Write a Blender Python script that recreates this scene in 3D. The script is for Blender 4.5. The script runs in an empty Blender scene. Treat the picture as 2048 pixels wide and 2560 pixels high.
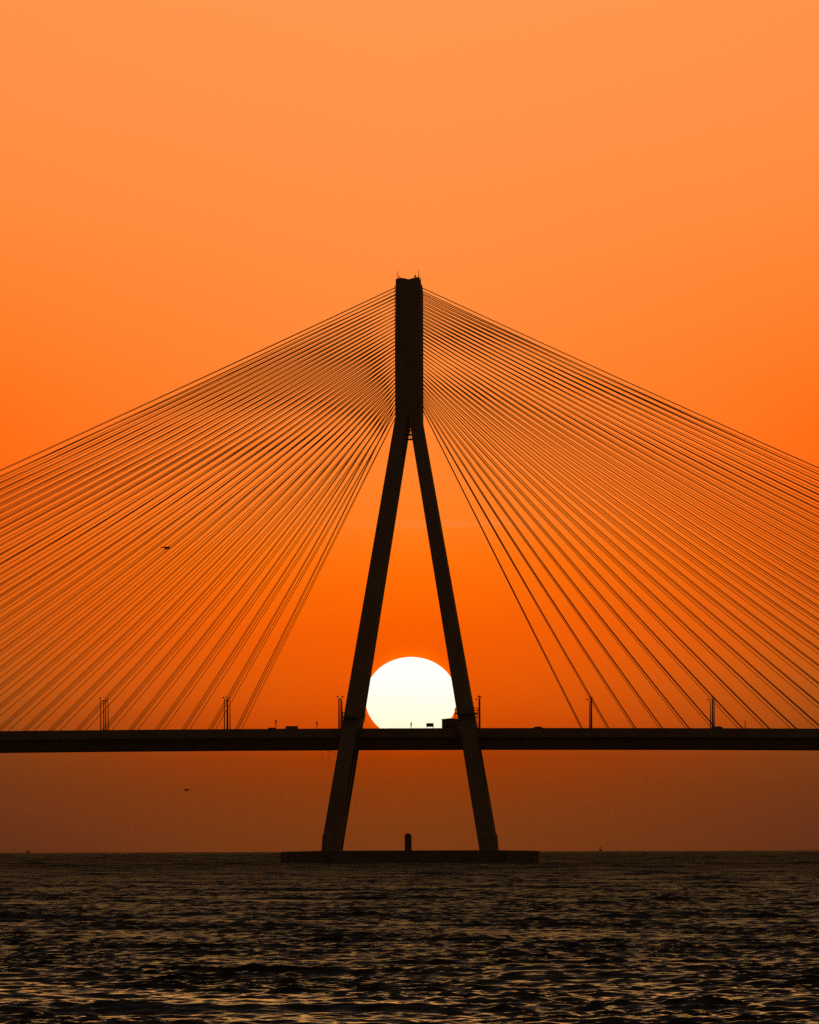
import bpy, bmesh, math, random
import numpy as np
from mathutils import Vector, Matrix

random.seed(7)
scene = bpy.context.scene
COL = scene.collection
D2R = math.radians

# ------------------------------------------------------------------ camera
F = 24630.0                       # focal length in pixels of the 2048 x 2560 photograph
H = 4.75                          # eye height above the water
RE = 7.4e6                        # radius of the earth (with refraction): the sea curves away below the horizon
DIP = math.sqrt(2 * H / RE)
CAM = Vector((41.6, -2165.0, H))
AZ = math.atan2(-41.6, 2165.0)
PITCH = math.atan(850.0 / F - DIP)
ROLL = D2R(0.165)
F0 = Vector((math.sin(AZ), math.cos(AZ), 0))
R0 = Vector((math.cos(AZ), -math.sin(AZ), 0))
FW = F0 * math.cos(PITCH) + Vector((0, 0, math.sin(PITCH)))
U0 = R0.cross(FW)
RT = R0 * math.cos(ROLL) - U0 * math.sin(ROLL)
UP = U0 * math.cos(ROLL) + R0 * math.sin(ROLL)


def P(px, py, Y):
    """world point on the plane y = Y that the photograph shows at (px, py)"""
    d = FW + RT * ((px - 1024) / F) - UP * ((py - 1280) / F)
    return CAM + d * ((Y - CAM.y) / d.y)


def proj(v):
    w = v - CAM
    z = w.dot(FW)
    return 1024 + F * w.dot(RT) / z, 1280 - F * w.dot(UP) / z


cd = bpy.data.cameras.new("camera")
cam = bpy.data.objects.new("camera", cd)
COL.objects.link(cam)
cd.sensor_fit = 'HORIZONTAL'
cd.sensor_width = 36.0
cd.lens = 36.0 * F / 2048.0
cd.clip_start = 1.0
cd.clip_end = 400000.0
m = Matrix.Identity(4)
for i in range(3):
    m[i][0], m[i][1], m[i][2], m[i][3] = RT[i], UP[i], -FW[i], CAM[i]
cam.matrix_world = m
scene.camera = cam

scene.view_settings.view_transform = 'Standard'
scene.view_settings.look = 'None'
scene.view_settings.exposure = 0.0
scene.view_settings.gamma = 1.0
scene.cycles.max_bounces = 6
scene.cycles.use_denoising = False


# ------------------------------------------------------------------ object helpers
def tag(o, label=None, cat=None, group=None, kind=None):
    if label: o['label'] = label
    if cat: o['category'] = cat
    if group: o['group'] = group
    if kind: o['kind'] = kind
    return o


def empty(name, loc, label, cat, group=None):
    o = bpy.data.objects.new(name, None)
    o.empty_display_size = 0.5
    COL.objects.link(o)
    o.location = loc
    return tag(o, label, cat, group)


def link(name, bm, mat, parent=None, loc=None, smooth=False):
    me = bpy.data.meshes.new(name)
    bmesh.ops.recalc_face_normals(bm, faces=bm.faces)
    bm.to_mesh(me)
    bm.free()
    if smooth:
        for p in me.polygons: p.use_smooth = True
    for mm in (mat if isinstance(mat, (list, tuple)) else [mat]):
        me.materials.append(mm)
    o = bpy.data.objects.new(name, me)
    COL.objects.link(o)
    if parent is not None: o.parent = parent
    if loc is not None: o.location = loc
    return o


def copy_tree(o, parent=None):
    c = o.copy()
    COL.objects.link(c)
    if parent is not None: c.parent = parent
    for ch in list(o.children):
        copy_tree(ch, c)
    return c


def box(bm, x0, x1, y0, y1, z0, z1, bevel=0.0):
    vs = [bm.verts.new((x, y, z)) for z in (z0, z1) for y in (y0, y1) for x in (x0, x1)]
    fs = [bm.faces.new([vs[i] for i in q]) for q in
          ((0, 1, 3, 2), (4, 5, 7, 6), (0, 1, 5, 4), (2, 3, 7, 6), (0, 2, 6, 4), (1, 3, 7, 5))]
    if bevel > 0:
        es = list({e for f in fs for e in f.edges})
        bmesh.ops.bevel(bm, geom=es, offset=bevel, segments=2, affect='EDGES', profile=0.6)


def prism(bm, pts, y0, y1):
    """polygon pts (x, z) extruded along y"""
    a = [bm.verts.new((x, y0, z)) for x, z in pts]
    b = [bm.verts.new((x, y1, z)) for x, z in pts]
    bm.faces.new(a)
    bm.faces.new(b[::-1])
    n = len(pts)
    for i in range(n):
        bm.faces.new((a[i], a[(i + 1) % n], b[(i + 1) % n], b[i]))


def loft(bm, rings):
    vs = [[bm.verts.new(p) for p in r] for r in rings]
    n = len(vs[0])
    for a, b in zip(vs[:-1], vs[1:]):
        for i in range(n):
            bm.faces.new((a[i], a[(i + 1) % n], b[(i + 1) % n], b[i]))
    bm.faces.new(vs[0][::-1])
    bm.faces.new(vs[-1])


def tube(bm, pts, r, n=6):
    pts = [Vector(p) for p in pts]
    rr = r if isinstance(r, (list, tuple)) else [r] * len(pts)
    rings = []
    for i, p in enumerate(pts):
        t = (pts[min(i + 1, len(pts) - 1)] - pts[max(i - 1, 0)]).normalized()
        ref = Vector((0, 1, 0)) if abs(t.y) < 0.9 else Vector((1, 0, 0))
        a = t.cross(ref).normalized()
        b = t.cross(a)
        rings.append([p + (a * math.cos(2 * math.pi * k / n) + b * math.sin(2 * math.pi * k / n)) * rr[i]
                      for k in range(n)])
    loft(bm, rings)


def lathe(bm, prof, cx=0, cy=0, n=20):
    loft(bm, [[(cx + r * math.cos(2 * math.pi * k / n), cy + r * math.sin(2 * math.pi * k / n), z)
               for k in range(n)] for r, z in prof])


# ------------------------------------------------------------------ materials
def mat_base(name):
    mt = bpy.data.materials.new(name)
    mt.use_nodes = True
    nt = mt.node_tree
    return mt, nt, nt.nodes, nt.links, nt.nodes['Principled BSDF']


def mottled(name, c0, c1, scale, rough=0.7, metal=0.0, bump=0.0, stretch=(1, 1, 1)):
    mt, nt, N, L, b = mat_base(name)
    tc = N.new('ShaderNodeTexCoord')
    mp = N.new('ShaderNodeMapping')
    mp.inputs['Scale'].default_value = stretch
    no = N.new('ShaderNodeTexNoise')
    no.inputs['Scale'].default_value = scale
    no.inputs['Detail'].default_value = 6
    no.inputs['Roughness'].default_value = 0.65
    rp = N.new('ShaderNodeValToRGB')
    rp.color_ramp.elements[0].position = 0.3
    rp.color_ramp.elements[1].position = 0.7
    rp.color_ramp.elements[0].color = (*c0, 1)
    rp.color_ramp.elements[1].color = (*c1, 1)
    L.new(tc.outputs['Object'], mp.inputs['Vector'])
    L.new(mp.outputs['Vector'], no.inputs['Vector'])
    L.new(no.outputs['Fac'], rp.inputs['Fac'])
    L.new(rp.outputs['Color'], b.inputs['Base Color'])
    b.inputs['Roughness'].default_value = rough
    b.inputs['Metallic'].default_value = metal
    if bump:
        bp = N.new('ShaderNodeBump')
        bp.inputs['Strength'].default_value = bump
        L.new(no.outputs['Fac'], bp.inputs['Height'])
        L.new(bp.outputs['Normal'], b.inputs['Normal'])
    return mt


M = {}
M['concrete'] = mottled('pylon_concrete', (0.22, 0.19, 0.16), (0.34, 0.31, 0.27), 0.25, 0.85, bump=0.2, stretch=(1, 1, 0.25))
M['deck_concrete'] = mottled('deck_concrete', (0.18, 0.165, 0.15), (0.28, 0.26, 0.235), 0.4, 0.85, bump=0.2)
M['cap_concrete'] = mottled('pile_cap_concrete', (0.10, 0.09, 0.075), (0.22, 0.20, 0.17), 0.35, 0.8, bump=0.3)
M['asphalt'] = mottled('asphalt', (0.035, 0.035, 0.035), (0.06, 0.058, 0.055), 1.5, 0.9)
M['cable'] = mottled('cable_sheath', (0.20, 0.19, 0.18), (0.27, 0.26, 0.25), 0.5, 0.75)
M['steel'] = mottled('galvanised_steel', (0.16, 0.16, 0.16), (0.24, 0.24, 0.235), 3.0, 0.6, metal=0.3)
M['paint_dark'] = mottled('dark_paint', (0.05, 0.05, 0.05), (0.085, 0.08, 0.075), 2.0, 0.55)
M['cabin_wall'] = mottled('cabin_panel', (0.20, 0.18, 0.16), (0.28, 0.26, 0.23), 1.2, 0.7)
M['roof'] = mottled('cabin_roof', (0.12, 0.11, 0.10), (0.18, 0.165, 0.15), 1.5, 0.6)
M['car_red'] = mottled('car_paint_maroon', (0.10, 0.02, 0.02), (0.12, 0.025, 0.022), 2.0, 0.3)
M['car_grey'] = mottled('car_paint_grey', (0.12, 0.12, 0.125), (0.15, 0.15, 0.155), 2.0, 0.3)
M['truck_paint'] = mottled('truck_paint', (0.17, 0.16, 0.14), (0.23, 0.22, 0.2), 1.5, 0.5)
M['rubber'] = mottled('rubber', (0.015, 0.015, 0.015), (0.03, 0.03, 0.03), 4.0, 0.9)
M['glass'] = mottled('tinted_glass', (0.02, 0.02, 0.022), (0.03, 0.03, 0.032), 1.0, 0.08)
M['rope'] = mottled('hemp_rope', (0.16, 0.12, 0.08), (0.24, 0.19, 0.13), 4.0, 0.9)
M['feather'] = mottled('dark_feather', (0.02, 0.018, 0.016), (0.045, 0.04, 0.035), 12.0, 0.8)
M['hull'] = mottled('hull_paint', (0.06, 0.055, 0.05), (0.10, 0.09, 0.08), 0.8, 0.6)


def lit(name, col, strength):
    mt, nt, N, L, b = mat_base(name)
    b.inputs['Base Color'].default_value = (*[min(1, c) * 0.5 for c in col], 1)
    b.inputs['Emission Color'].default_value = (*col, 1)
    b.inputs['Emission Strength'].default_value = strength
    return mt


M['lamp_lit'] = lit('lit_lamp_lens', (1.0, 0.45, 0.14), 1.5)
M['lens_off'] = mottled('unlit_lamp_lens', (0.2, 0.19, 0.17), (0.3, 0.28, 0.25), 6.0, 0.3)
M['red_lamp'] = lit('red_obstruction_lamp', (1.0, 0.02, 0.01), 1.0)

# ------------------------------------------------------------------ sky (world)
SUN_PX, SUN_PY = 1028.0, 1745.0
w = bpy.data.worlds.new("World")
scene.world = w
w.use_nodes = True
w.cycles.sampling_method = 'MANUAL'
w.cycles.sample_map_resolution = 2048
nt = w.node_tree
N, L = nt.nodes, nt.links
N.clear()


def lin(c):
    return tuple((v / 255 / 12.92) if v / 255 <= 0.04045 else ((v / 255 + 0.055) / 1.055) ** 2.4 for v in c)


def spline(xs, ys, x):
    """monotone cubic (Fritsch-Carlson) through the samples"""
    xs = np.array(xs, float); ys = np.array(ys, float)
    d = np.diff(ys) / np.diff(xs)
    mm = np.zeros(len(xs))
    mm[0], mm[-1] = d[0], d[-1]
    for i in range(1, len(xs) - 1):
        mm[i] = 0 if d[i - 1] * d[i] <= 0 else 2 * d[i - 1] * d[i] / (d[i - 1] + d[i])
    i = int(np.clip(np.searchsorted(xs, x) - 1, 0, len(xs) - 2))
    h = xs[i + 1] - xs[i]
    t = min(max((x - xs[i]) / h, 0), 1)
    return ((2 * t**3 - 3 * t**2 + 1) * ys[i] + (t**3 - 2 * t**2 + t) * h * mm[i]
            + (-2 * t**3 + 3 * t**2) * ys[i + 1] + (t**3 - t**2) * h * mm[i + 1])


PYS = [2130, 2060, 2000, 1940, 1880, 1800, 1700, 1600, 1440, 1260, 1080, 720, 360, 0]
CENTER = [(114, 54, 20), (123, 55, 16), (134, 55, 11), (143, 54, 3), (160, 54, 0), (213, 74, 0), (233, 87, 0), (245, 91, 0),
          (254, 108, 4), (255, 127, 36), (255, 131, 47), (255, 139, 61), (255, 145, 71), (255, 150, 78)]
EDGE = [(85, 41, 21), (97, 46, 22), (104, 49, 21), (111, 52, 20), (122, 57, 19), (160, 73, 18), (184, 84, 20), (203, 90, 18),
        (222, 95, 18), (242, 102, 19), (255, 109, 23), (255, 129, 48), (255, 141, 66), (255, 145, 73)]
# hazy glow goes on above the frame, then the dusk sky darkens
ABOVE = [(6.2, (1.05, 0.46, 0.12)), (8.0, (1.26, 0.595, 0.14)), (10.5, (1.10, 0.535, 0.14)), (14.0, (0.30, 0.158, 0.075)), (19.0, (0.055, 0.037, 0.030)),
         (32.0, (0.017, 0.016, 0.015)), (60.0, (0.011, 0.011, 0.012))]
EMAX = 60.0
HAZE = 1.5e-5                     # density of the dusty air


def ramp(colors, node):
    es = [0.002326 * (2130 - p) for p in PYS] + [a for a, _ in ABOVE]
    cs = [tuple(1.03 * v for v in lin(c)) for c in colors] + [c for _, c in ABOVE]
    stops = [0, 0.12, 0.25, 0.4, 0.55, 0.74, 0.87, 1.0, 1.15, 1.32, 1.5, 1.7, 1.92, 2.15, 2.4, 2.7, 3.0, 3.4, 3.8,
             4.3, 4.95, 6.0, 7.0, 8.5, 10.0, 12.0, 14.5, 17.0, 20.0, 24.0, 34.0, 60.0]
    cr = node.color_ramp
    cr.interpolation = 'LINEAR'
    while len(cr.elements) < len(stops): cr.elements.new(0.5)
    for el, s in zip(cr.elements, stops):
        el.position = math.sqrt(s / EMAX)
    for el, s in zip(cr.elements, stops):
        up = max(math.radians(s) - DIP, 1e-5)                    # the sky behind the dusty air is a little brighter
        air = math.exp(0.92 * HAZE * min(30500.0, 185.0 / math.tan(up)))
        el.color = (*[max(0.0, air * spline(es, [c[k] for c in cs], s)) for k in range(3)], 1)


def math_node(op, a, b=None, c=None, clamp=False):
    n = N.new('ShaderNodeMath')
    n.operation = op
    n.use_clamp = clamp
    for i, v in enumerate((a, b, c)):
        if v is None: continue
        if isinstance(v, (int, float)): n.inputs[i].default_value = v
        else: L.new(v, n.inputs[i])
    return n.outputs[0]


def dot_node(vec, v):
    n = N.new('ShaderNodeVectorMath')
    n.operation = 'DOT_PRODUCT'
    L.new(vec, n.inputs[0])
    n.inputs[1].default_value = v
    return n.outputs['Value']


def smooth(x, a, b):
    n = N.new('ShaderNodeMapRange')
    n.interpolation_type = 'SMOOTHSTEP'
    L.new(x, n.inputs[0])
    n.inputs[1].default_value, n.inputs[2].default_value = a, b
    n.inputs[3].default_value, n.inputs[4].default_value = 0.0, 1.0
    return n.outputs[0]


def mixc(fac, a, b):
    n = N.new('ShaderNodeMix')
    n.data_type = 'RGBA'
    L.new(fac, n.inputs['Factor'])
    L.new(a, n.inputs[6])
    L.new(b, n.inputs[7])
    return n.outputs[2]


tc = N.new('ShaderNodeTexCoord')
vec = tc.outputs['Generated']
sep = N.new('ShaderNodeSeparateXYZ')
L.new(vec, sep.inputs[0])
# faint horizontal streaks of dust in the air
mp = N.new('ShaderNodeMapping')
mp.inputs['Scale'].default_value = (14, 14, 130)
L.new(vec, mp.inputs['Vector'])
no = N.new('ShaderNodeTexNoise')
no.inputs['Scale'].default_value = 1.6
no.inputs['Detail'].default_value = 4
L.new(mp.outputs['Vector'], no.inputs['Vector'])
elev = math_node('MULTIPLY_ADD', math_node('ARCSINE', sep.outputs['Z']), 57.29578, math.degrees(DIP))
elev = math_node('ADD', elev, math_node('MULTIPLY', math_node('SUBTRACT', no.outputs['Fac'], 0.5), 0.10))
pos = math_node('SQRT', math_node('DIVIDE', math_node('MAXIMUM', elev, 0.0), EMAX))
side = math_node('ABSOLUTE', dot_node(vec, R0))
front = dot_node(vec, F0)
r1, r2 = N.new('ShaderNodeValToRGB'), N.new('ShaderNodeValToRGB')
ramp(CENTER, r1)
ramp(EDGE, r2)
L.new(pos, r1.inputs['Fac'])
L.new(pos, r2.inputs['Fac'])
sx = math_node('POWER', math_node('DIVIDE', side, math.sin(D2R(2.38)), clamp=True), 1.35)
glow = mixc(sx, r1.outputs['Color'], r2.outputs['Color'])
sky = N.new('ShaderNodeTexSky')
sky.sky_type = 'NISHITA'
sky.sun_disc = False
sunv = (FW + RT * ((SUN_PX - 1024) / F) - UP * ((SUN_PY - 1280) / F)).normalized()
sky.sun_elevation = math.asin(sunv.z)
sky.sun_rotation = math.atan2(sunv.x, sunv.y)
sky.dust_density = 6.0
sky.air_density = 1.5
tint = N.new('ShaderNodeMix')
tint.data_type = 'RGBA'
tint.blend_type = 'MULTIPLY'
tint.inputs['Factor'].default_value = 1.0
L.new(sky.outputs['Color'], tint.inputs[6])
tint.inputs[7].default_value = (0.140, 0.073, 0.043, 1)      # dust swallows the blue; strength 0.05 - 0.13
back = math_node('SUBTRACT', 1.0, smooth(front, 0.35, 0.95))   # the glow lies round the sunset only
# one thin pale veil of high haze across the middle of the sky
ev = math_node('DIVIDE', math_node('SUBTRACT', elev, 1.915), 0.022)
sv_ = math_node('DIVIDE', math_node('SUBTRACT', dot_node(vec, R0), 0.0032), 0.0085)
veil = math_node('EXPONENT', math_node('MULTIPLY', math_node('ADD', math_node('MULTIPLY', ev, ev), math_node('MULTIPLY', sv_, sv_)), -1.0))
pale = N.new('ShaderNodeRGB')
pale.outputs[0].default_value = (1.03, 0.262, 0.055, 1)
glow = mixc(math_node('MULTIPLY', veil, 0.40), glow, pale.outputs[0])
# aureole: dust scatters a narrow rim of light round the sun
dn = N.new('ShaderNodeVectorMath')
dn.operation = 'DISTANCE'
L.new(vec, dn.inputs[0])
dn.inputs[1].default_value = sunv
rim = math_node('EXPONENT', math_node('MULTIPLY', math_node('MAXIMUM', math_node('SUBTRACT', dn.outputs['Value'], 0.0044), 0.0), -1.0 / 0.00045))
au = N.new('ShaderNodeMix')
au.data_type = 'RGBA'
au.blend_type = 'ADD'
L.new(math_node('MULTIPLY', rim, 0.40), au.inputs['Factor'])
L.new(glow, au.inputs[6])
au.inputs[7].default_value = (1.0, 0.14, 0.0, 1)
glow = au.outputs[2]
final = mixc(back, glow, tint.outputs[2])
bg = N.new('ShaderNodeBackground')
bg.inputs['Strength'].default_value = 1.0
L.new(final, bg.inputs['Color'])
out = N.new('ShaderNodeOutputWorld')
L.new(bg.outputs[0], out.inputs['Surface'])

# the hazy sun: soft, low, deep orange light
sl = bpy.data.lights.new("sun_light", 'SUN')
sl.energy = 0.02
sl.angle = D2R(10)
sl.color = (1.0, 0.42, 0.12)
slo = bpy.data.objects.new("sun_light", sl)
COL.objects.link(slo)
slo.rotation_euler = sunv.to_track_quat('Z', 'Y').to_euler()

# the visible disc, flattened by refraction
SD = 120000.0
rx, rz = 115.2 / F * SD, 102.5 / F * SD
bm = bmesh.new()
bmesh.ops.create_uvsphere(bm, u_segments=96, v_segments=48, radius=1.0)
for v in bm.verts: v.co = Vector((v.co.x * rx, v.co.y * rx, v.co.z * rz))
mt, nt2, N2, L2, b2 = mat_base('sun_surface')
N2.remove(b2)
t2 = N2.new('ShaderNodeTexCoord')
s2 = N2.new('ShaderNodeSeparateXYZ')
L2.new(t2.outputs['Generated'], s2.inputs[0])
c2 = N2.new('ShaderNodeValToRGB')
c2.color_ramp.elements[0].position = 0.05
c2.color_ramp.elements[0].color = (1.0, 0.93, 0.60, 1)
c2.color_ramp.elements[1].position = 0.75
c2.color_ramp.elements[1].color = (1.0, 1.0, 0.86, 1)
e2 = c2.color_ramp.elements.new(0.35)
e2.color = (1.0, 0.97, 0.74, 1)
L2.new(s2.outputs['Z'], c2.inputs['Fac'])
em = N2.new('ShaderNodeEmission')
em.inputs['Strength'].default_value = 1.32
L2.new(c2.outputs['Color'], em.inputs['Color'])
L2.new(em.outputs[0], N2['Material Output'].inputs['Surface'])
sun = link('sun', bm, mt, loc=CAM + sunv * SD, smooth=True)
tag(sun, 'huge white setting sun between the pylon legs, cut off below by the deck', 'sun')

# ------------------------------------------------------------------ water
def build_water():
    rng = np.random.default_rng(11)
    near, far = 185.0, 10500.0
    dd = [near]
    while dd[-1] < far:                                            # fine rows, coarser far out
        d_ = dd[-1]
        dd.append(d_ + (min(0.09 * d_ / 185.0, 0.75) if d_ < 4200 else 0.75 + (d_ - 4200) * 0.006))
    dd = np.array(dd)
    nd = len(dd) - 1
    dq = np.gradient(dd)
    rows = np.concatenate([[-20000, -6000, -1500, -300, 0, 80, 140, 170], dd, [12000, 15000, 22000, 30000]])
    nc = 440
    UM = 1.45
    u = np.linspace(-UM, UM, nc + 1)
    Dm, Um = np.meshgrid(rows, u, indexing='ij')
    wd = np.maximum(0.0416 * np.abs(Dm), 7.0)
    S = Um * wd
    ext = np.array([60.0, 600.0, 5000.0, 24000.0])
    ed = wd[:, :1] * UM
    S = np.concatenate([-(ed + ext[::-1]), S, ed + ext], axis=1)
    Dm = np.repeat(rows[:, None], S.shape[1], axis=1)
    X = CAM.x + F0.x * Dm + R0.x * S
    Y = CAM.y + F0.y * Dm + R0.y * S
    Z = np.zeros_like(X)
    dS = np.zeros_like(X)
    dD = np.zeros_like(X)
    i0, i1 = 8, 8 + nd + 1
    j0, j1 = 4, 4 + nc + 1
    d = Dm[i0:i1, j0:j1].astype(np.float32)
    s = S[i0:i1, j0:j1].astype(np.float32)
    z = np.zeros_like(d); gx = np.zeros_like(d); gy = np.zeros_like(d)
    dr = dq[:, None].astype(np.float32)
    dc = d[:, :1] * 0.0416 * 2 * UM / nc
    edge = np.clip((d - near) / 10, 0, 1) * np.clip((far - d) / 1500, 0, 1)
    edge *= np.clip((UM - np.abs(u))[None, :] / 0.15, 0, 1)
    # wind field: broad patches of rougher and calmer water
    patch = np.zeros_like(d)
    for k in range(7):
        lx, ly = rng.uniform(14, 60), rng.uniform(25, 160)
        patch += np.sin(2 * np.pi * (s / lx * rng.choice([-1, 1]) + d / ly) + rng.uniform(0, 6.28))
    patch = 1.0 + 0.09 * patch
    nw = 150
    lam = np.exp(np.linspace(math.log(0.43), math.log(16.0), nw))
    var = np.full_like(d, 0.0002)                                  # slope variance of waves too small to model
    for L_ in lam:
        L_ = L_ * rng.uniform(0.97, 1.03)
        th = rng.normal(0.0, 0.26 if L_ > 2.2 else 0.46)          # crests run mostly across the view
        k = 2 * np.pi / L_
        kd, ks = -k * math.cos(th), k * math.sin(th)
        slope = 0.046 * min(1.0, (1.0 / L_) ** 0.88)
        a = slope / k
        fade = np.clip((L_ / np.maximum(dr * abs(math.cos(th)), 1e-6) - 1.9) / 1.2, 0, 1)
        fade *= np.clip((L_ / np.maximum(dc * max(abs(math.sin(th)), 1e-3), 1e-6) - 1.9) / 1.2, 0, 1)
        var += 0.5 * slope ** 2 * (1 - fade ** 2)
        phase = rng.uniform(0, 2 * np.pi)
        n_ = int(np.count_nonzero(fade > 0))                      # rows near enough to resolve this wave
        if n_ == 0: continue
        ph = np.float32(kd) * d[:n_] + np.float32(ks) * s[:n_] + np.float32(phase)
        am = (a * fade[:n_]) * (patch[:n_] if L_ < 4 else 1.0)
        z[:n_] += am * np.cos(ph)
        sn = np.sin(ph) * am * np.float32(0.9)
        gx[:n_] -= sn * np.float32(ks / k)
        gy[:n_] -= sn * np.float32(kd / k)
    for L_, a, th in ((9.0, 0.03, 0.04), (13.0, 0.055, 0.05), (17.5, 0.08, -0.06), (24.0, 0.11, 0.03), (33.0, 0.10, -0.02)):   # low swell
        k = 2 * np.pi / L_
        ph = -k * math.cos(th) * d + k * math.sin(th) * s + rng.uniform(0, 6.28)
        z += a * np.cos(ph)
        gy += a * np.sin(ph)
    R = np.full(X.shape, 0.55, dtype=np.float32)
    R[i0:i1, j0:j1] = np.clip(np.sqrt(np.sqrt((0.7 + 2.2 * np.clip((d - 1000) / 1500, 0, 1)) * var * np.clip(patch, 0.5, 1.6))), 0.05, 0.80)
    Z -= (Dm ** 2 + S ** 2) / (2 * RE)
    Z[i0:i1, j0:j1] += z * edge
    dS[i0:i1, j0:j1] = gx * edge
    dD[i0:i1, j0:j1] = gy * edge
    X += R0.x * dS + F0.x * dD
    Y += R0.y * dS + F0.y * dD
    nr, ncol = X.shape
    me = bpy.data.meshes.new('water')
    co = np.stack([X, Y, Z], -1).astype(np.float32).reshape(-1)
    me.vertices.add(nr * ncol)
    me.vertices.foreach_set('co', co)
    idx = np.arange(nr * ncol).reshape(nr, ncol)
    quads = np.stack([idx[:-1, :-1], idx[:-1, 1:], idx[1:, 1:], idx[1:, :-1]], -1).reshape(-1)
    nf = len(quads) // 4
    me.loops.add(nf * 4)
    me.polygons.add(nf)
    me.loops.foreach_set('vertex_index', quads.astype(np.int32))
    me.polygons.foreach_set('loop_start', np.arange(0, nf * 4, 4, dtype=np.int32))
    me.polygons.foreach_set('loop_total', np.full(nf, 4, dtype=np.int32))
    me.polygons.foreach_set('use_smooth', np.ones(nf, dtype=bool))
    at = me.attributes.new('chop', 'FLOAT', 'POINT')
    at.data.foreach_set('value', R.reshape(-1))
    me.update()
    o = bpy.data.objects.new('water', me)
    COL.objects.link(o)
    mt, nt, N, L, b = mat_base('sea_water')
    b.inputs['Base Color'].default_value = (0.012, 0.013, 0.010, 1)
    b.inputs['Roughness'].default_value = 0.10
    b.inputs['IOR'].default_value = 1.333
    tc = N.new('ShaderNodeTexCoord')

    def noise(sc, stretch, detail):
        mp = N.new('ShaderNodeMapping')
        mp.inputs['Scale'].default_value = stretch
        L.new(tc.outputs['Object'], mp.inputs['Vector'])
        n = N.new('ShaderNodeTexNoise')
        n.inputs['Scale'].default_value = sc
        n.inputs['Detail'].default_value = detail
        L.new(mp.outputs['Vector'], n.inputs['Vector'])
        return n.outputs['Fac']
    bp = N.new('ShaderNodeBump')
    bp.inputs['Strength'].default_value = 1.0
    bp.inputs['Distance'].default_value = 0.09
    L.new(noise(2.6, (0.6, 1.0, 1.0), 2), bp.inputs['Height'])
    atn = N.new('ShaderNodeAttribute')
    atn.attribute_name = 'chop'
    L.new(atn.outputs['Fac'], b.inputs['Roughness'])
    L.new(bp.outputs['Normal'], b.inputs['Normal'])
    me.materials.append(mt)
    return tag(o, 'dark choppy evening sea catching golden glints', 'sea', kind='structure')


build_water()

# ------------------------------------------------------------------ bridge
ZC = P(1024, 2126.7, -27).z                # top of the pile cap
YN, YF = -12.5, 12.5                      # the two carriageways, each with its own pylon
bridge = empty('cable_stayed_bridge', (0, 0, 0), 'dark cable-stayed bridge with a tall inverted-Y pylon rising from the sea', 'bridge')


def lerp(a, b, t): return a + (b - a) * t


def edge_x(tbl, py):
    for (p0, x0), (p1, x1) in zip(tbl[:-1], tbl[1:]):
        if p1 <= py <= p0: return lerp(x0, x1, (p0 - py) / (p0 - p1))
    return tbl[-1][1]


# edges of the nearest pylon in the photograph: (py, px) from base to head
LO = [(2127, 803), (2088, 806.5), (2083, 809), (1042, 988.3)]
LI = [(2127, 841.5), (2088, 848.3), (2083, 849.2), (1042, 1020.4)]
RI = [(2127, 1200), (2088, 1192.4), (2083, 1191.6), (1042, 1021.6)]
RO = [(2127, 1242), (2088, 1237.8), (2083, 1234.6), (1042, 1051.6)]
LEVELS = [2127, 2088, 2083, 1960, 1800, 1640, 1440, 1240, 1042]


def leg_bm(o_t, i_t, sgn):
    bm = bmesh.new()
    rings = []
    for py in LEVELS:
        t = min(max((1800 - py) / (1800 - 1042), 0), 1)
        y0, y1 = lerp(12.3, 4.52, t), lerp(9.35, 0.35, t)
        if py >= 2088: y0 += 0.25
        a = P(edge_x(o_t, py), py, YN - y0)
        b = P(edge_x(i_t, py), py, YN - y0)
        z = (a.z + b.z) / 2
        if py == 2127: z -= 0.6
        rings.append([(a.x, sgn * y0, z), (b.x, sgn * y0, z), (b.x, sgn * y1, z), (a.x, sgn * y1, z)])
    loft(bm, rings)
    es = [e for e in bm.edges if abs(e.verts[0].co.z - e.verts[1].co.z) > 0.3]
    bmesh.ops.bevel(bm, geom=es, offset=0.22, segments=2, affect='EDGES', profile=0.5)
    return bm


HEAD = [(988.5, 1049), (989.3, 698.5), (990.5, 697.0), (994, 695.4), (1003, 694.2), (1012, 695.6), (1018, 697.0), (1022, 697.6),
        (1027, 696.6), (1033, 694.6), (1037, 693.9), (1042, 692.6), (1047, 692.4), (1049.6, 694.4), (1051.2, 709), (1052.0, 1049),
        (1031.5, 1049), (1021.0, 1037), (1010.5, 1049)]


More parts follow.
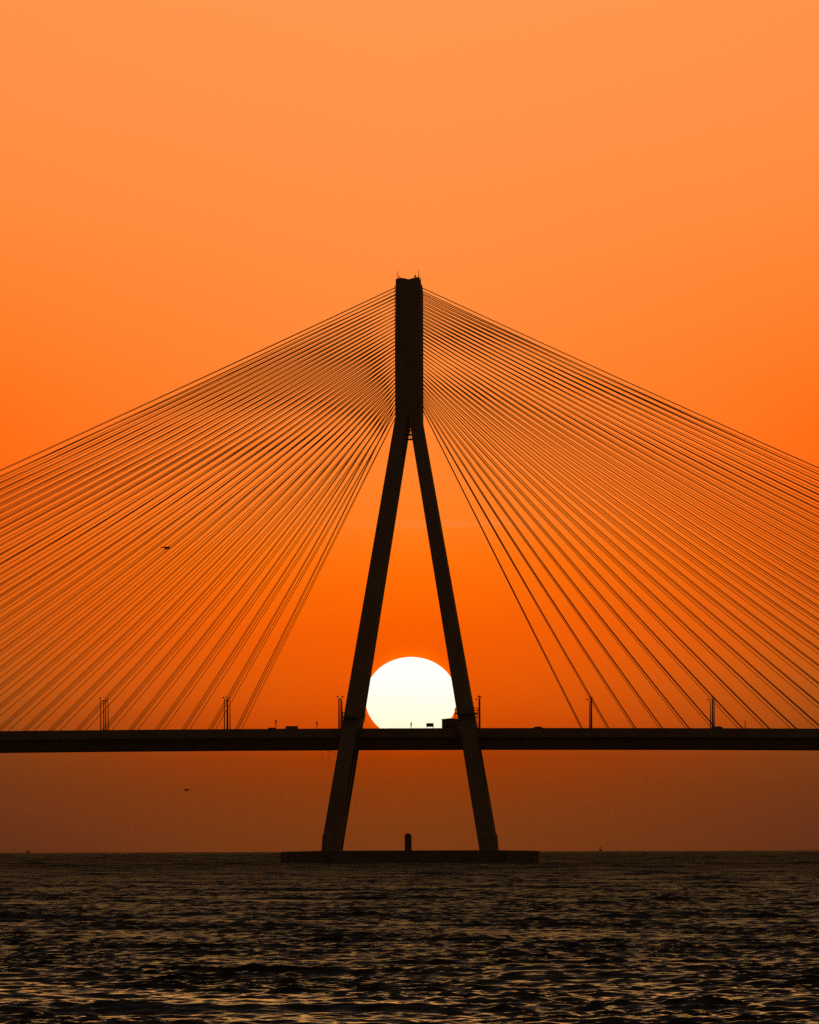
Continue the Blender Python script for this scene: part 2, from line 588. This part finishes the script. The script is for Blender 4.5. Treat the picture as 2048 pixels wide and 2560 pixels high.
def make_tower():
    bm = bmesh.new()
    pts = [P(x, y, YN - 4.6) for x, y in HEAD]
    prism(bm, [(p.x, p.z) for p in pts], -4.6, 4.6)
    es = [e for e in bm.edges if abs(e.verts[0].co.y - e.verts[1].co.y) > 5 and e.verts[0].co.z < 140]
    bmesh.ops.bevel(bm, geom=es, offset=0.08, segments=2, affect='EDGES', profile=0.5)
    t = link('tower', bm, M['concrete'], bridge, (0, YN, 0))
    for sgn in (-1, 1):
        for a, b in ((LO, LI), (RO, RI)):
            link('leg', leg_bm(a, b, sgn), M['concrete'], t)
    # long recessed anchor boxes down both flanks of the head
    for px in (989.0, 1051.7):
        bm = bmesh.new()
        a, b = P(px, 1040, YN), P(px, 712, YN)
        sg = -1 if px < 1020 else 1
        box(bm, min(a.x, a.x + sg * 0.05), max(a.x, a.x + sg * 0.05), -2.2, 2.2, a.z, b.z, 0.04)
        link('cable_anchor_strip', bm, M['concrete'], t)
    # masts and obstruction lamps on the roof
    for px, py in ((994.9, 677.5), (1047.0, 676.5)):
        bm = bmesh.new()
        top, bot = P(px, py, YN), P(px, 697, YN)
        tube(bm, [(bot.x, 0, bot.z), (bot.x, 0, lerp(bot.z, top.z, 0.6)), (bot.x, 0, top.z), (bot.x, 0, top.z + 0.1)], [0.08, 0.07, 0.05, 0.02])
        link('antenna', bm, M['steel'], t)
    for px, py, mt in ((999.0, 690.0, M['red_lamp']), (1038.0, 687.0, M['paint_dark'])):
        bm = bmesh.new()
        top, bot = P(px, py, YN), P(px, 695.2, YN)
        lathe(bm, [(0.12, bot.z - 0.2), (0.12, lerp(bot.z, top.z, 0.3)), (0.2, lerp(bot.z, top.z, 0.4)), (0.2, lerp(bot.z, top.z, 0.8)), (0.1, top.z), (0.02, top.z + 0.02)], bot.x, 0, 12)
        link('obstruction_lamp', bm, mt, t, smooth=False)
    # inspection gantry in the fork of the legs
    bm = bmesh.new()
    a, b = P(1012.5, 1087.3, YN), P(1030, 1087.3, YN)
    for zz, hh in ((a.z, 0.16), (P(1021, 1075.7, YN).z, 0.10)):
        box(bm, a.x, b.x, -0.6, 0.6, zz - hh, zz + hh)
    zt = P(1021, 1062, YN).z
    for f in (0.45, 0.72):
        for yy in (-0.5, 0.5):
            tube(bm, [(lerp(a.x, b.x, f), yy, a.z), (lerp(a.x, b.x, f), yy, zt)], 0.05)
    for k in range(3):
        zz = lerp(a.z, P(1021, 1075.7, YN).z, (k + 0.5) / 3)
        tube(bm, [(lerp(a.x, b.x, 0.45), -0.5, zz), (lerp(a.x, b.x, 0.72), -0.5, zz)], 0.035)
    link('inspection_gantry', bm, M['steel'], t)
    return t


tower = make_tower()
tower2 = copy_tree(tower, bridge)
tower2.location = (0, YF, 0)

# pile cap
bm = bmesh.new()
xl, xr = P(701, 2129.5, -27).x, P(1348, 2129.5, -27).x
prism(bm, [(xl, -3.0), (xl, ZC - 0.27), (xl + 0.5, ZC - 0.19), (-19, ZC - 0.02), (19, ZC), (xr - 0.5, ZC - 0.16), (xr, ZC - 0.26), (xr, -3.0)], -27, 27)
es = [e for e in bm.edges]
bmesh.ops.bevel(bm, geom=es, offset=0.06, segments=1, affect='EDGES')
link('pile_cap', bm, M['cap_concrete'], bridge)

# decks
ZP = P(1024, 1820.6, YN - 9).z            # top of the near parapet at mid-span of the picture


def zdeck(x): return ZP - (x * x) / (2 * 11200.0)


XS = [-330 + 6 * i for i in range(111)]


def sweep(pts, name, mat, parent):
    bm = bmesh.new()
    loft(bm, [[(x, y, zdeck(x) + z) for y, z in pts] for x in XS])
    return link(name, bm, mat, parent)


def make_deck():
    body = sweep([(-9, -1.10), (9, -1.10), (9, -1.98), (7.4, -2.15), (6.3, -4.42), (-6.3, -4.42), (-7.4, -2.15), (-9, -1.98)],
                 'deck', M['deck_concrete'], bridge)
    for s in (-1, 1):
        pr = [(s * 9.003, -1.5), (s * 9.003, -0.09), (s * 8.96, -0.07), (s * 8.70, -0.07), (s * 8.60, -0.72), (s * 8.45, -1.096), (s * 8.45, -1.5)]
        sweep(pr, 'parapet', M['deck_concrete'], body)
        bm = bmesh.new()
        tube(bm, [(x, s * 8.83, zdeck(x) - 0.05) for x in XS], 0.05)
        for x in XS:
            tube(bm, [(x, s * 8.83, zdeck(x) - 0.25), (x, s * 8.83, zdeck(x) - 0.05)], 0.06, 5)
        link('handrail', bm, M['steel'], body)
    sweep([(-8.4, -1.15), (-8.4, -1.094), (8.4, -1.094), (8.4, -1.15)], 'road_surface', M['asphalt'], body)
    body.location = (0, YN, 0)
    return body


deck = make_deck()
deck2 = copy_tree(deck, bridge)
deck2.location = (0, YF, 0)

# stay cables: 33 per plane and side, four planes
YA = [718.8, 727.3, 735.8, 744.7, 753.8, 762.9, 771.9, 781, 789.9, 798.8, 807.6, 816.6, 825.6, 834.8, 844.1, 853.5, 863.0, 872.5,
      881.9, 891.1, 900.2, 909.6, 919.2, 928.8, 938.4, 948.2, 958.2, 968.0, 978.0, 988.0, 998.0, 1008.2, 1019.0]
DZ = 0.0879


def ytop(x): return 1820.6 + 3.9 * ((x - 1024) / 1024) ** 2 - 0.00290 * (x - 1024)


def cable_points(side, plane, k):
    j = 32 - k
    yc = (YN, YN, YF, YF)[plane]
    ya = YA[j] + (2.0 if j > 27 and side < 0 else 0) * (j - 27) / 5
    if side < 0: a = P(988.0, ya, YN)
    else: a = P(1055.0, ya, YN)
    a = Vector((a.x, yc + (-0.6, 0.6, -0.6, 0.6)[plane], a.z))
    yb = (YN - 8.8, YN + 8.8, YF - 8.8, YF + 8.8)[plane]
    if side < 0:
        x0 = 588.6 - 66.75 * k
        D = 1024 - x0
        off = (0, 2.6 + 0.0040 * D, 4.4 + 0.0078 * D, 3.2 + 0.0286 * D)[plane]
        x = x0 + off
    else:
        x0 = 1455.9 + 67.0 * k
        D = x0 - 1024
        off = (0, 0.2 + 0.0012 * D, -0.6 + 0.0036 * D, -5.2 + 0.0207 * D)[plane]
        x = x0 - off
    b = P(x, ytop(x), yb)
    dirv = (b - a).normalized()
    zroad = zdeck(b.x) - 1.0
    b2 = b + dirv * max(0.0, (b.z - zroad) / -dirv.z)
    a2 = a - dirv * (2.0 / max(abs(dirv.x), 0.3))
    Lh = abs(b2.x - a2.x)
    sag = 1.35 * (Lh / 225.0) ** 2
    n = 14
    pts = []
    for i in range(n + 1):
        t = i / n
        p = a2.lerp(b2, t)
        p.z -= sag * 4 * t * (1 - t)
        pts.append(p)
    return pts


def visible_len(pts):
    tot = 0
    q = [proj(p) for p in pts]
    for (x0, y0), (x1, y1) in zip(q[:-1], q[1:]):
        n = 20
        for i in range(n):
            x = lerp(x0, x1, (i + 0.5) / n)
            if 0 <= x <= 2048: tot += math.hypot(x1 - x0, y1 - y0) / n
    return tot


cables = []
for side in (-1, 1):
    for plane in range(4):
        for k in range(33):
            pts = cable_points(side, plane, k)
            cables.append((visible_len(pts) * (1.02 if plane in (0, 3) else 1.0), side, plane, k, pts))
cables.sort(key=lambda c: -c[0])
RC = 0.063
for c in cables[:100]:
    bm = bmesh.new()
    tube(bm, c[4], RC, 6)
    link('stay_cable', bm, M['cable'], bridge, smooth=True)
bm = bmesh.new()
for c in cables[100:]:
    tube(bm, c[4], RC, 6)
o = link('stay_cable', bm, M['cable'], bridge, smooth=True)
o['kind'] = 'stuff'


# ------------------------------------------------------------------ things on the deck
def road_z(x): return zdeck(x) - 1.094


def make_lamp(h, arm, lit_on):
    root = empty('street_lamp', (0, 0, 0), 'x', 'street lamp')
    bm = bmesh.new()
    tube(bm, [(0, 0, 0), (0, 0, 0.35), (0, 0, 0.36), (0, 0, h - 0.5)], [0.20, 0.20, 0.13, 0.085], 10)
    link('pole', bm, M['steel'], root, smooth=True)
    bm = bmesh.new()
    ax, ay = arm
    tube(bm, [(0, 0, h - 0.52), (0.06 * ax, 0.06 * ay, h - 0.22), (0.3 * ax, 0.3 * ay, h - 0.05), (ax, ay, h)], 0.05, 8)
    link('arm', bm, M['steel'], root, smooth=True)
    bm = bmesh.new()
    dv = Vector((ax, ay, 0)).normalized()
    sv = Vector((-dv.y, dv.x, 0))
    c = Vector((ax, ay, h))
    rings = []
    for t, wd, zt, zb in ((-0.3, 0.10, 0.06, -0.05), (-0.1, 0.17, 0.13, -0.10), (0.35, 0.19, 0.12, -0.12), (0.55, 0.10, 0.04, -0.08)):
        p = c + dv * t
        rings.append([p + sv * wd + Vector((0, 0, zb)), p + sv * wd + Vector((0, 0, zt * 0.5)), p + sv * wd * 0.5 + Vector((0, 0, zt)),
                      p - sv * wd * 0.5 + Vector((0, 0, zt)), p - sv * wd + Vector((0, 0, zt * 0.5)), p - sv * wd + Vector((0, 0, zb))])
    loft(bm, rings)
    hd = link('lamp_head', bm, M['paint_dark'], root)
    bm = bmesh.new()
    p = c + dv * 0.15
    bmesh.ops.create_uvsphere(bm, u_segments=12, v_segments=8, radius=1.0)
    for v in bm.verts:
        v.co = p + dv * (v.co.x * 0.18) + sv * (v.co.y * 0.14) + Vector((0, 0, -0.13 + v.co.z * (0.11 if lit_on else 0.06)))
    link('lens', bm, M['lamp_lit'] if lit_on else M['lens_off'], hd, smooth=True)
    return root


YL = (YN - 8.2, YN + 8.2, YF - 8.2, YF + 8.2)
CL = ['leftmost lamp cluster', 'second lamp cluster from the left edge', 'lamp cluster against the left pylon leg',
      'lamp cluster just right of the right pylon leg', 'second lamp cluster from the right edge', 'rightmost lamp cluster']
ORD = ['nearest', 'second nearest', 'third nearest', 'farthest']
LAMPS = [
    ((252.0, 1745.5), (259.3, 1745.0), (263.9, 1747.5), (270.4, 1752.5)),
    ((561.3, 1743.5), (567.6, 1743.0), (569.8, 1744.5), (575.2, 1750.5)),
    ((847.0, 1741.5), (850.1, 1741.0), (853.4, 1741.8), (855.6, 1748.0)),
    ((1200.4, 1741.5), (1199.2, 1740.5), (1198.6, 1742.5), (1197.6, 1747.5)),
    ((1479.9, 1743.0), (1478.4, 1742.5), (1477.4, 1744.5), (1474.4, 1748.5)),
    ((1786.2, 1742.5), (1783.0, 1742.0), (1781.2, 1744.5), (1777.0, 1749.5)),
]
protos = {}
for g, cl in enumerate(LAMPS):
    for q, (px, py) in enumerate(cl):
        base = P(px, ytop(px), YL[q])
        top = P(px, py, YL[q])
        zr = road_z(base.x) - 0.01
        on = (q == 1)
        key = (q, on)
        h = 9.05
        if key not in protos:
            arm = {0: (-0.22, 0.9), 1: (-0.1, -1.0), 2: (0.25, 1.0), 3: (-0.45, -0.9)}[q]
            o = protos[key] = make_lamp(h, arm, on)
        else:
            o = copy_tree(protos[key])
        o.location = (base.x, YL[q], zr)
        if g >= 3: o.rotation_euler.z = math.pi if q in (9,) else 0
        o.scale = (1, 1, (top.z - zr) / h)
        o['label'] = ('lit ' if on else 'dark ') + ORD[q] + ' street lamp of the ' + CL[g]
        o['group'] = 'street lamps along the bridge deck'

# little sign posts
SP = [(690.0, 1800.0, YF - 7.6, 'thin sign post on the deck right of the second lamp cluster'),
      (792.5, 1804.0, YF - 7.6, 'thin sign post on the deck just left of the left pylon leg'),
      (1028.0, 1806.0, YF - 7.6, 'thin sign post standing against the white sun'),
      (1863.3, 1801.5, YN + 7.6, 'plain thin post on the deck far right of all lamps')]
for i, (px, py, yy, lb) in enumerate(SP):
    b, t = P(px, ytop(px), yy), P(px, py, yy)
    zr = road_z(b.x) - 0.01
    root = empty('sign_post', (b.x, yy, zr), lb, 'post', 'sign posts along the bridge deck')
    h = t.z - zr
    bm = bmesh.new()
    tube(bm, [(0, 0, 0), (0, 0, h)], 0.075 if i < 3 else 0.085, 8)
    link('post', bm, M['steel'], root, smooth=True)
    if i < 3:
        bm = bmesh.new()
        box(bm, -0.14, 0.14, -0.11, -0.078, h - 0.85, h + 0.02, 0.01)
        link('plate', bm, M['paint_dark'], root)

# framed board on two legs in front of the sun
yy = YF - 7.0
b = P(1075.2, 1821, yy)
tz, bz = P(1075, 1808.0, yy).z, P(1075, 1817.4, yy).z
hw = 9.2 * DZ
zr = road_z(b.x) - 0.01
root = empty('notice_board', (b.x, yy, zr), 'small rectangular board on two legs standing in front of the sun', 'sign')
bm = bmesh.new()
box(bm, -hw, hw, -0.05, 0.05, bz - zr, tz - zr, 0.015)
link('panel', bm, M['paint_dark'], root)
for s in (-1, 1):
    bm = bmesh.new()
    tube(bm, [(s * (hw - 0.06), 0.1, 0), (s * (hw - 0.06), 0.1, tz - zr - 0.05)], 0.05, 8)
    link('leg', bm, M['steel'], root)
bm = bmesh.new()
tube(bm, [(-0.2, 0.1, bz - zr + 0.2), (-0.2, 0.1, tz - zr + 0.6)], 0.022, 6)
link('mast', bm, M['steel'], root)

# site cabin beside the right leg
yy = YF - 5.5
b0, b1 = P(1105.2, 1821, yy), P(1148.0, 1821, yy)
z1 = P(1126, 1798.6, yy).z
zr = road_z(b0.x) - 0.005
root = empty('site_cabin', ((b0.x + b1.x) / 2, yy, zr), 'dark box cabin with a low pitched roof beside the right pylon leg', 'cabin')
hw = (b1.x - b0.x) / 2
bm = bmesh.new()
box(bm, -hw, hw, -1.2, 1.2, 0.0, z1 - zr, 0.03)
wl = link('wall', bm, M['cabin_wall'], root)
bm = bmesh.new()
box(bm, -hw * 0.5, -hw * 0.5 + 0.9, -1.26, -1.203, 0.05, 2.0, 0.01)
dr = link('door', bm, M['paint_dark'], root)
bm = bmesh.new()
tube(bm, [(-hw * 0.5 + 0.78, -1.30, 0.95), (-hw * 0.5 + 0.78, -1.30, 1.15)], 0.02, 6)
link('handle', bm, M['steel'], dr)
bm = bmesh.new()
box(bm, 0.35, 1.25, -1.25, -1.203, 1.1, 1.9, 0.01)
link('window', bm, M['glass'], root)
bm = bmesh.new()
zt = z1 - zr + 0.003
prism(bm, [(-hw - 0.16, zt), (hw + 0.06, zt), (hw + 0.06, zt + 0.07), (0.3, zt + 0.24), (-0.2, zt + 0.24), (-hw - 0.16, zt + 0.05)], -1.35, 1.35)
link('roof', bm, M['roof'], root)


# vehicles
def wheel(root, x, y, r, wd):
    bm = bmesh.new()
    tube(bm, [(x, y - wd / 2, r), (x, y - wd * 0.35, r), (x, y + wd * 0.35, r), (x, y + wd / 2, r)], [r * 0.9, r, r, r * 0.9], 20)
    wl = link('wheel', bm, M['rubber'], root)
    bm = bmesh.new()
    tube(bm, [(x, y - wd / 2 - 0.01, r), (x, y + wd / 2 + 0.01, r)], r * 0.55, 14)
    link('rim', bm, M['steel'], wl)


def make_car(paint):
    root = empty('car', (0, 0, 0), 'x', 'car')
    bm = bmesh.new()
    prof = [(-2.05, 0.3), (-2.1, 0.62), (-2.0, 0.85), (-1.1, 0.97), (1.35, 1.0), (2.0, 0.95), (2.08, 0.6), (2.02, 0.3)]
    prism(bm, prof, -0.84, 0.84)
    bmesh.ops.bevel(bm, geom=list(bm.edges), offset=0.05, segments=2, affect='EDGES')
    body = link('body', bm, paint, root, smooth=False)
    bm = bmesh.new()
    rings = [[(-1.15, -0.78, 0.96), (1.75, -0.78, 0.98), (1.75, 0.78, 0.98), (-1.15, 0.78, 0.96)],
             [(-0.45, -0.64, 1.44), (1.15, -0.64, 1.45), (1.15, 0.64, 1.45), (-0.45, 0.64, 1.44)]]
    loft(bm, rings)
    link('window', bm, M['glass'], root)
    bm = bmesh.new()
    rings = [[(-0.52, -0.68, 1.40), (1.22, -0.68, 1.41), (1.22, 0.68, 1.41), (-0.52, 0.68, 1.40)],
             [(-0.44, -0.66, 1.47), (1.14, -0.66, 1.48), (1.14, 0.66, 1.48), (-0.44, 0.66, 1.47)],
             [(-0.2, -0.5, 1.51), (0.9, -0.5, 1.52), (0.9, 0.5, 1.52), (-0.2, 0.5, 1.51)]]
    loft(bm, rings)
    for x0, x1 in ((-1.12, -0.48), (0.38, 0.38), (1.72, 1.18)):
        for s in (-1, 1):
            tube(bm, [(x0, s * 0.785, 0.97), (x1, s * 0.67, 1.43)], 0.045, 6)
    link('roof', bm, paint, root)
    for x in (-1.3, 1.3):
        for s in (-1, 1): wheel(root, x, s * 0.76, 0.31, 0.2)
    for s in (-1, 1):
        bm = bmesh.new()
        box(bm, -2.13, -2.07, s * 0.6 - 0.14, s * 0.6 + 0.14, 0.62, 0.76, 0.01)
        link('headlight', bm, M['lens_off'], root)
    return root


def on_road(o, px, lane, label, group=None):
    b = P(px, ytop(px), lane)
    o.location = (b.x, lane, road_z(b.x) + 0.0)
    o['label'] = label
    if group: o['group'] = group


car = make_car(M['car_grey'])
on_road(car, 1790.0, YN - 6.3, 'dark car whose roof shows behind the rightmost lamp cluster', 'cars crossing the bridge')
car2 = copy_tree(car)
on_road(car2, 1342.0, YN - 3.0, 'low dark car roof peeping over the parapet right of the pylon', 'cars crossing the bridge')
car2.scale = (0.9, 0.95, 0.955)
car3 = copy_tree(car)
on_road(car3, 677.5, YN - 3.0, 'low dark car roof beside the sign post left of the pylon', 'cars crossing the bridge')
car3.scale = (0.85, 0.92, 0.945)

yy = YN + 2.0
b0, b1 = P(714.5, 1822, yy), P(745.0, 1822, yy)
zr = road_z(b0.x)
zt = P(730, 1815.6, yy).z - zr
root = empty('cargo_truck', (b0.x, yy, zr), 'small truck with a square cargo box left of the left pylon leg', 'truck')
L_ = b1.x - b0.x
bm = bmesh.new()
box(bm, 0, L_, -0.8, 0.8, 0.62, zt, 0.04)
box(bm, -0.1, L_ * 0.98, -0.84, 0.84, zt - 0.12, zt + 0.02, 0.02)
link('cargo_box', bm, M['truck_paint'], root)
bm = bmesh.new()
box(bm, -1.3, L_, -0.4, 0.4, 0.42, 0.612, 0.02)
link('chassis', bm, M['paint_dark'], root)
bm = bmesh.new()
cabh = min(1.45, zt - 0.55)
prism(bm, [(-1.45, 0.5), (-1.5, 0.95), (-1.2, cabh), (-0.12, cabh + 0.03), (-0.12, 0.5)], -0.74, 0.74)
bmesh.ops.bevel(bm, geom=list(bm.edges), offset=0.04, segments=2, affect='EDGES')
cb = link('cab', bm, M['truck_paint'], root)
bm = bmesh.new()
prism(bm, [(-1.50, 1.0), (-1.515, 1.0), (-1.235, cabh - 0.06), (-1.22, cabh - 0.06)], -0.62, 0.62)
link('windscreen', bm, M['glass'], cb)
for x in (-0.85, L_ - 0.6):
    for s in (-1, 1): wheel(root, x, s * 0.66, 0.3, 0.2)


# ------------------------------------------------------------------ work platforms round the near legs
def platform(name, xa, xb, leg_x0, leg_x1, pyb, pyt, rail_top, label, ladder, hang):
    """plate ring clamped round a leg, with railings"""
    yf = YN - 12.3
    a, b = P(xa, pyb, yf), P(xb, pyb, yf)
    zt = P(xa, pyt, yf).z
    zr = P(xa, rail_top, yf).z
    root = empty(name, (a.x, yf, a.z), label, 'platform', 'work platforms round the pylon legs')
    W = b.x - a.x
    l0, l1 = P(leg_x0, pyb, yf).x - a.x, P(leg_x1, pyb, yf).x - a.x
    h = zt - a.z
    bm = bmesh.new()
    box(bm, 0, W, -1.3, -0.05, 0, h, 0.02)
    box(bm, 0, W, 3.05, 4.2, 0, h, 0.02)
    box(bm, 0, l0 - 0.02, -0.048, 3.048, 0, h, 0.02)
    box(bm, l1 + 0.02, W, -0.048, 3.048, 0, h, 0.02)
    link('floor_plate', bm, M['steel'], root)
    bm = bmesh.new()
    hr = zr - a.z
    for zz in (hr, lerp(h, hr, 0.5)):
        pts = [(0.04, -1.26, zz), (W - 0.04, -1.26, zz), (W - 0.04, 4.16, zz), (0.04, 4.16, zz), (0.04, -1.26, zz)]
        for p, q in zip(pts[:-1], pts[1:]): tube(bm, [p, q], 0.04, 6)
    for x, y in [(0.04, yy) for yy in (-1.26, 0.1, 1.4, 2.8, 4.16)] + [(W - 0.04, yy) for yy in (-1.26, 0.1, 1.4, 2.8, 4.16)] + \
                [(W * f, -1.26) for f in (0.2, 0.8)]:
        tube(bm, [(x, y, h * 0.5), (x, y, hr)], 0.045, 6)
    link('railing', bm, M['steel'], root)
    if hang:
        bm = bmesh.new()
        zz = P(xa, hang, yf).z - a.z
        for x in (0.05, W - 0.05):
            for y in (-1.2, 4.1):
                tube(bm, [(x, y, 0.02), (x, y, zz)], 0.035, 6)
            tube(bm, [(x, -1.2, zz), (x, 4.1, zz)], 0.04, 6)
        tube(bm, [(0.05, -1.2, zz), (W - 0.05, -1.2, zz)], 0.04, 6)
        tube(bm, [(0.05, 4.1, zz), (W - 0.05, 4.1, zz)], 0.04, 6)
        link('hanging_frame', bm, M['steel'], root)
    if ladder:
        bm = bmesh.new()
        x0, y0_, x1, y1_ = ladder
        p0, p1 = P(x0, y0_, yf + 3.6) - root.location, P(x1, y1_, yf + 3.6) - root.location
        for o in (-0.28, 0.28):
            tube(bm, [(p0.x + o, p0.y, p0.z), (p1.x + o, p1.y, p1.z)], 0.045, 6)
        for i in range(14):
            q = p0.lerp(p1, (i + 0.5) / 14)
            tube(bm, [(q.x - 0.28, q.y, q.z), (q.x + 0.28, q.y, q.z)], 0.025, 5)
        link('ladder', bm, M['steel'], root)
    return root


def leg_px(tbl, py): return edge_x(tbl, py)


platform('work_platform', 1137.3, 1194.8, leg_px(RI, 1784), leg_px(RO, 1784), 1785.8, 1781.6, 1770.0,
         'railed steel work platform with a ladder round the right pylon leg', (1188.5, 1786, 1192.0, 1827), 1793.5)
platform('work_platform', 855.8, 912.4, leg_px(LO, 1793), leg_px(LI, 1793), 1795.0, 1790.9, 1780.5,
         'railed steel work platform round the left pylon leg above the deck', None, 1803.0)

# loop of rope under the deck near the left leg
bm = bmesh.new()
yy = YN - 9.2
for pts in ([(801.5, 1874), (802.5, 1886), (806, 1901), (811.5, 1913), (815, 1916.5), (819.5, 1911), (824, 1896), (827, 1881), (828, 1874)],
            [(801.8, 1876), (812, 1882), (826, 1884), (840, 1888), (848, 1887)]):
    tube(bm, [P(x, y - 6, yy) + Vector((0, 0.9, 0)) for x, y in pts], 0.028, 6)
o = link('hanging_rope', bm, M['rope'])
tag(o, 'faint loop of rope hanging under the deck beside the left pylon leg', 'rope')

# domed beacon shelter on the pile cap
yy = -23.0
b, t = P(1020.6, 2127, yy), P(1020.6, 2083.6, yy)
z0 = ZC - 0.02
root = empty('navigation_beacon', (b.x, yy, z0), 'squat dark domed beacon on the pile cap between the pylon legs', 'beacon')
Ht = t.z - z0
bm = bmesh.new()
lathe(bm, [(0.86, 0.0), (0.86, 0.15), (0.745, 0.18), (0.745, Ht - 0.72), (0.80, Ht - 0.70), (0.80, Ht - 0.60)], n=24)
bd = link('body', bm, M['cap_concrete'], root, smooth=False)
bm = bmesh.new()
lathe(bm, [(0.74, Ht - 0.598), (0.68, Ht - 0.36), (0.52, Ht - 0.14), (0.30, Ht - 0.03), (0.05, Ht)], n=24)
link('dome', bm, M['paint_dark'], root, smooth=True)
for x in (-0.36, 0.22):
    bm = bmesh.new()
    box(bm, x - 0.1, x + 0.1, -0.76, -0.62, Ht * 0.40, Ht * 0.55, 0.01)
    link('window', bm, M['glass'], root)


# ------------------------------------------------------------------ birds
def bird(px, py, Y, span, heading, bank, label, flap):
    c = P(px, py, Y)
    bm = bmesh.new()
    s = span
    prof = [(-0.40, 0.01), (-0.28, 0.045), (-0.12, 0.075), (0.05, 0.085), (0.18, 0.06), (0.25, 0.055), (0.31, 0.045), (0.36, 0.015), (0.42, 0.004)]
    tube(bm, [(x * s, 0, (0.02 if x > 0.2 else 0) * s) for x, r in prof], [1.25 * r * s for x, r in prof], 10)
    loft(bm, [[(-0.34 * s, -0.03 * s, 0.004 * s), (-0.34 * s, 0.03 * s, 0.004 * s), (-0.34 * s, 0.03 * s, -0.006 * s), (-0.34 * s, -0.03 * s, -0.006 * s)],
              [(-0.58 * s, -0.10 * s, 0.004 * s), (-0.58 * s, 0.10 * s, 0.004 * s), (-0.58 * s, 0.10 * s, -0.004 * s), (-0.58 * s, -0.10 * s, -0.004 * s)]])
    for sg, f in ((-1, flap[0]), (1, flap[1])):
        rings = []
        for t, ch, sw in ((0.0, 0.20, 0.0), (0.35, 0.21, 0.05), (0.7, 0.15, 0.0), (1.0, 0.04, -0.12)):
            y = sg * (0.04 + 0.5 * t * math.cos(f)) * s
            z = 0.5 * t * math.sin(f) * s * (1 if t < 0.5 else 0.9)
            x0, x1 = (0.12 + sw) * s, (0.12 + sw - ch) * s
            th = 0.034 * s * (1.1 - t)
            rings.append([(x0, y, z + th), (x1, y, z + 0.004 * s), (x1, y, z - 0.004 * s), (x0, y, z - th)])
        loft(bm, rings)
    o = link('bird', bm, M['feather'], loc=c)
    o.rotation_euler = (bank, 0.1, heading)
    tag(o, label, 'bird', 'birds flying near the bridge')
    return o


bird(416.5, 1369.5, -1265.0, 0.98, D2R(28), D2R(-30), 'dark bird gliding in front of the left cables', (D2R(-18), D2R(12)))
bird(466.3, 1974.8, -1265.0, 0.74, D2R(160), D2R(24), 'small dark bird flying below the deck on the left', (D2R(14), D2R(-20)))


# ------------------------------------------------------------------ boats on the horizon
def boat(px, label, D, hull_l, hull_h, cab, mast_h):
    c = P(px, 2130, CAM.y + D)
    root = empty('fishing_boat', (c.x, c.y, -D * D / (2 * RE)), label, 'boat', 'fishing boats on the horizon')
    bm = bmesh.new()
    a = hull_l / 2
    rings = []
    for x, wd, zt in ((-a, 1.2, hull_h * 0.95), (-a * 0.5, 1.8, hull_h * 0.85), (a * 0.4, 1.7, hull_h * 0.9), (a * 0.85, 0.8, hull_h * 1.1), (a, 0.1, hull_h * 1.25)):
        rings.append([(x, -wd, zt), (x, -wd * 0.8, -0.6), (x, wd * 0.8, -0.6), (x, wd, zt)])
    loft(bm, rings)
    link('hull', bm, M['hull'], root)
    bm = bmesh.new()
    x0, x1, z1 = cab
    box(bm, x0, x1, -1.3, 1.3, hull_h * 0.7, z1, 0.1)
    box(bm, x0 - 0.3, x1 + 0.3, -1.5, 1.5, z1 + 0.003, z1 + 0.35, 0.05)
    link('wheelhouse', bm, M['hull'], root)
    bm = bmesh.new()
    xm = (x0 + x1) / 2
    tube(bm, [(xm, 0, z1 + 0.3), (xm, 0, mast_h)], 0.12, 8)
    link('mast', bm, M['hull'], root)
    bm = bmesh.new()
    for sx in (-1.7, -0.9, 0.9, 1.7):                             # thin open stays and outriggers, added so the boat looks faded by haze
        tube(bm, [(xm + sx, 0.8, z1 + 0.2), (xm + sx * 0.9, 0.4, mast_h - 0.6)], 0.11, 6)
    for zz in (0.35, 0.7, 0.95):
        zq = lerp(z1, mast_h - 0.6, zz)
        tube(bm, [(xm - 1.6, 0.5, zq), (xm + 1.6, 0.5, zq)], 0.10, 6)
    link('haze_fade_rigging', bm, M['hull'], root)
    return root


boat(70.5, 'tiny boat on the horizon near the left edge of the picture', 12500, 6.5, 1.5, (-2.1, 1.7, 2.7), 4.9)
boat(1502.0, 'tiny faint boat on the horizon right of the pile cap', 14000, 5.5, 2.0, (-1.9, 1.9, 4.4), 9.6)


# ------------------------------------------------------------------ dusty air
bm = bmesh.new()
box(bm, -25500, 25500, -24000, 30500, -125, 190)
mt, nt3, N3, L3, b3 = mat_base('dusty_air')
N3.remove(b3)
pv = N3.new('ShaderNodeVolumePrincipled')
pv.inputs['Color'].default_value = (0.92, 0.62, 0.34, 1)
pv.inputs['Density'].default_value = HAZE
pv.inputs['Anisotropy'].default_value = 0.15
L3.new(pv.outputs[0], N3['Material Output'].inputs['Volume'])
haze = link('haze', bm, mt)
haze['kind'] = 'stuff'
haze['label'] = 'thin dusty evening haze over the whole bay'
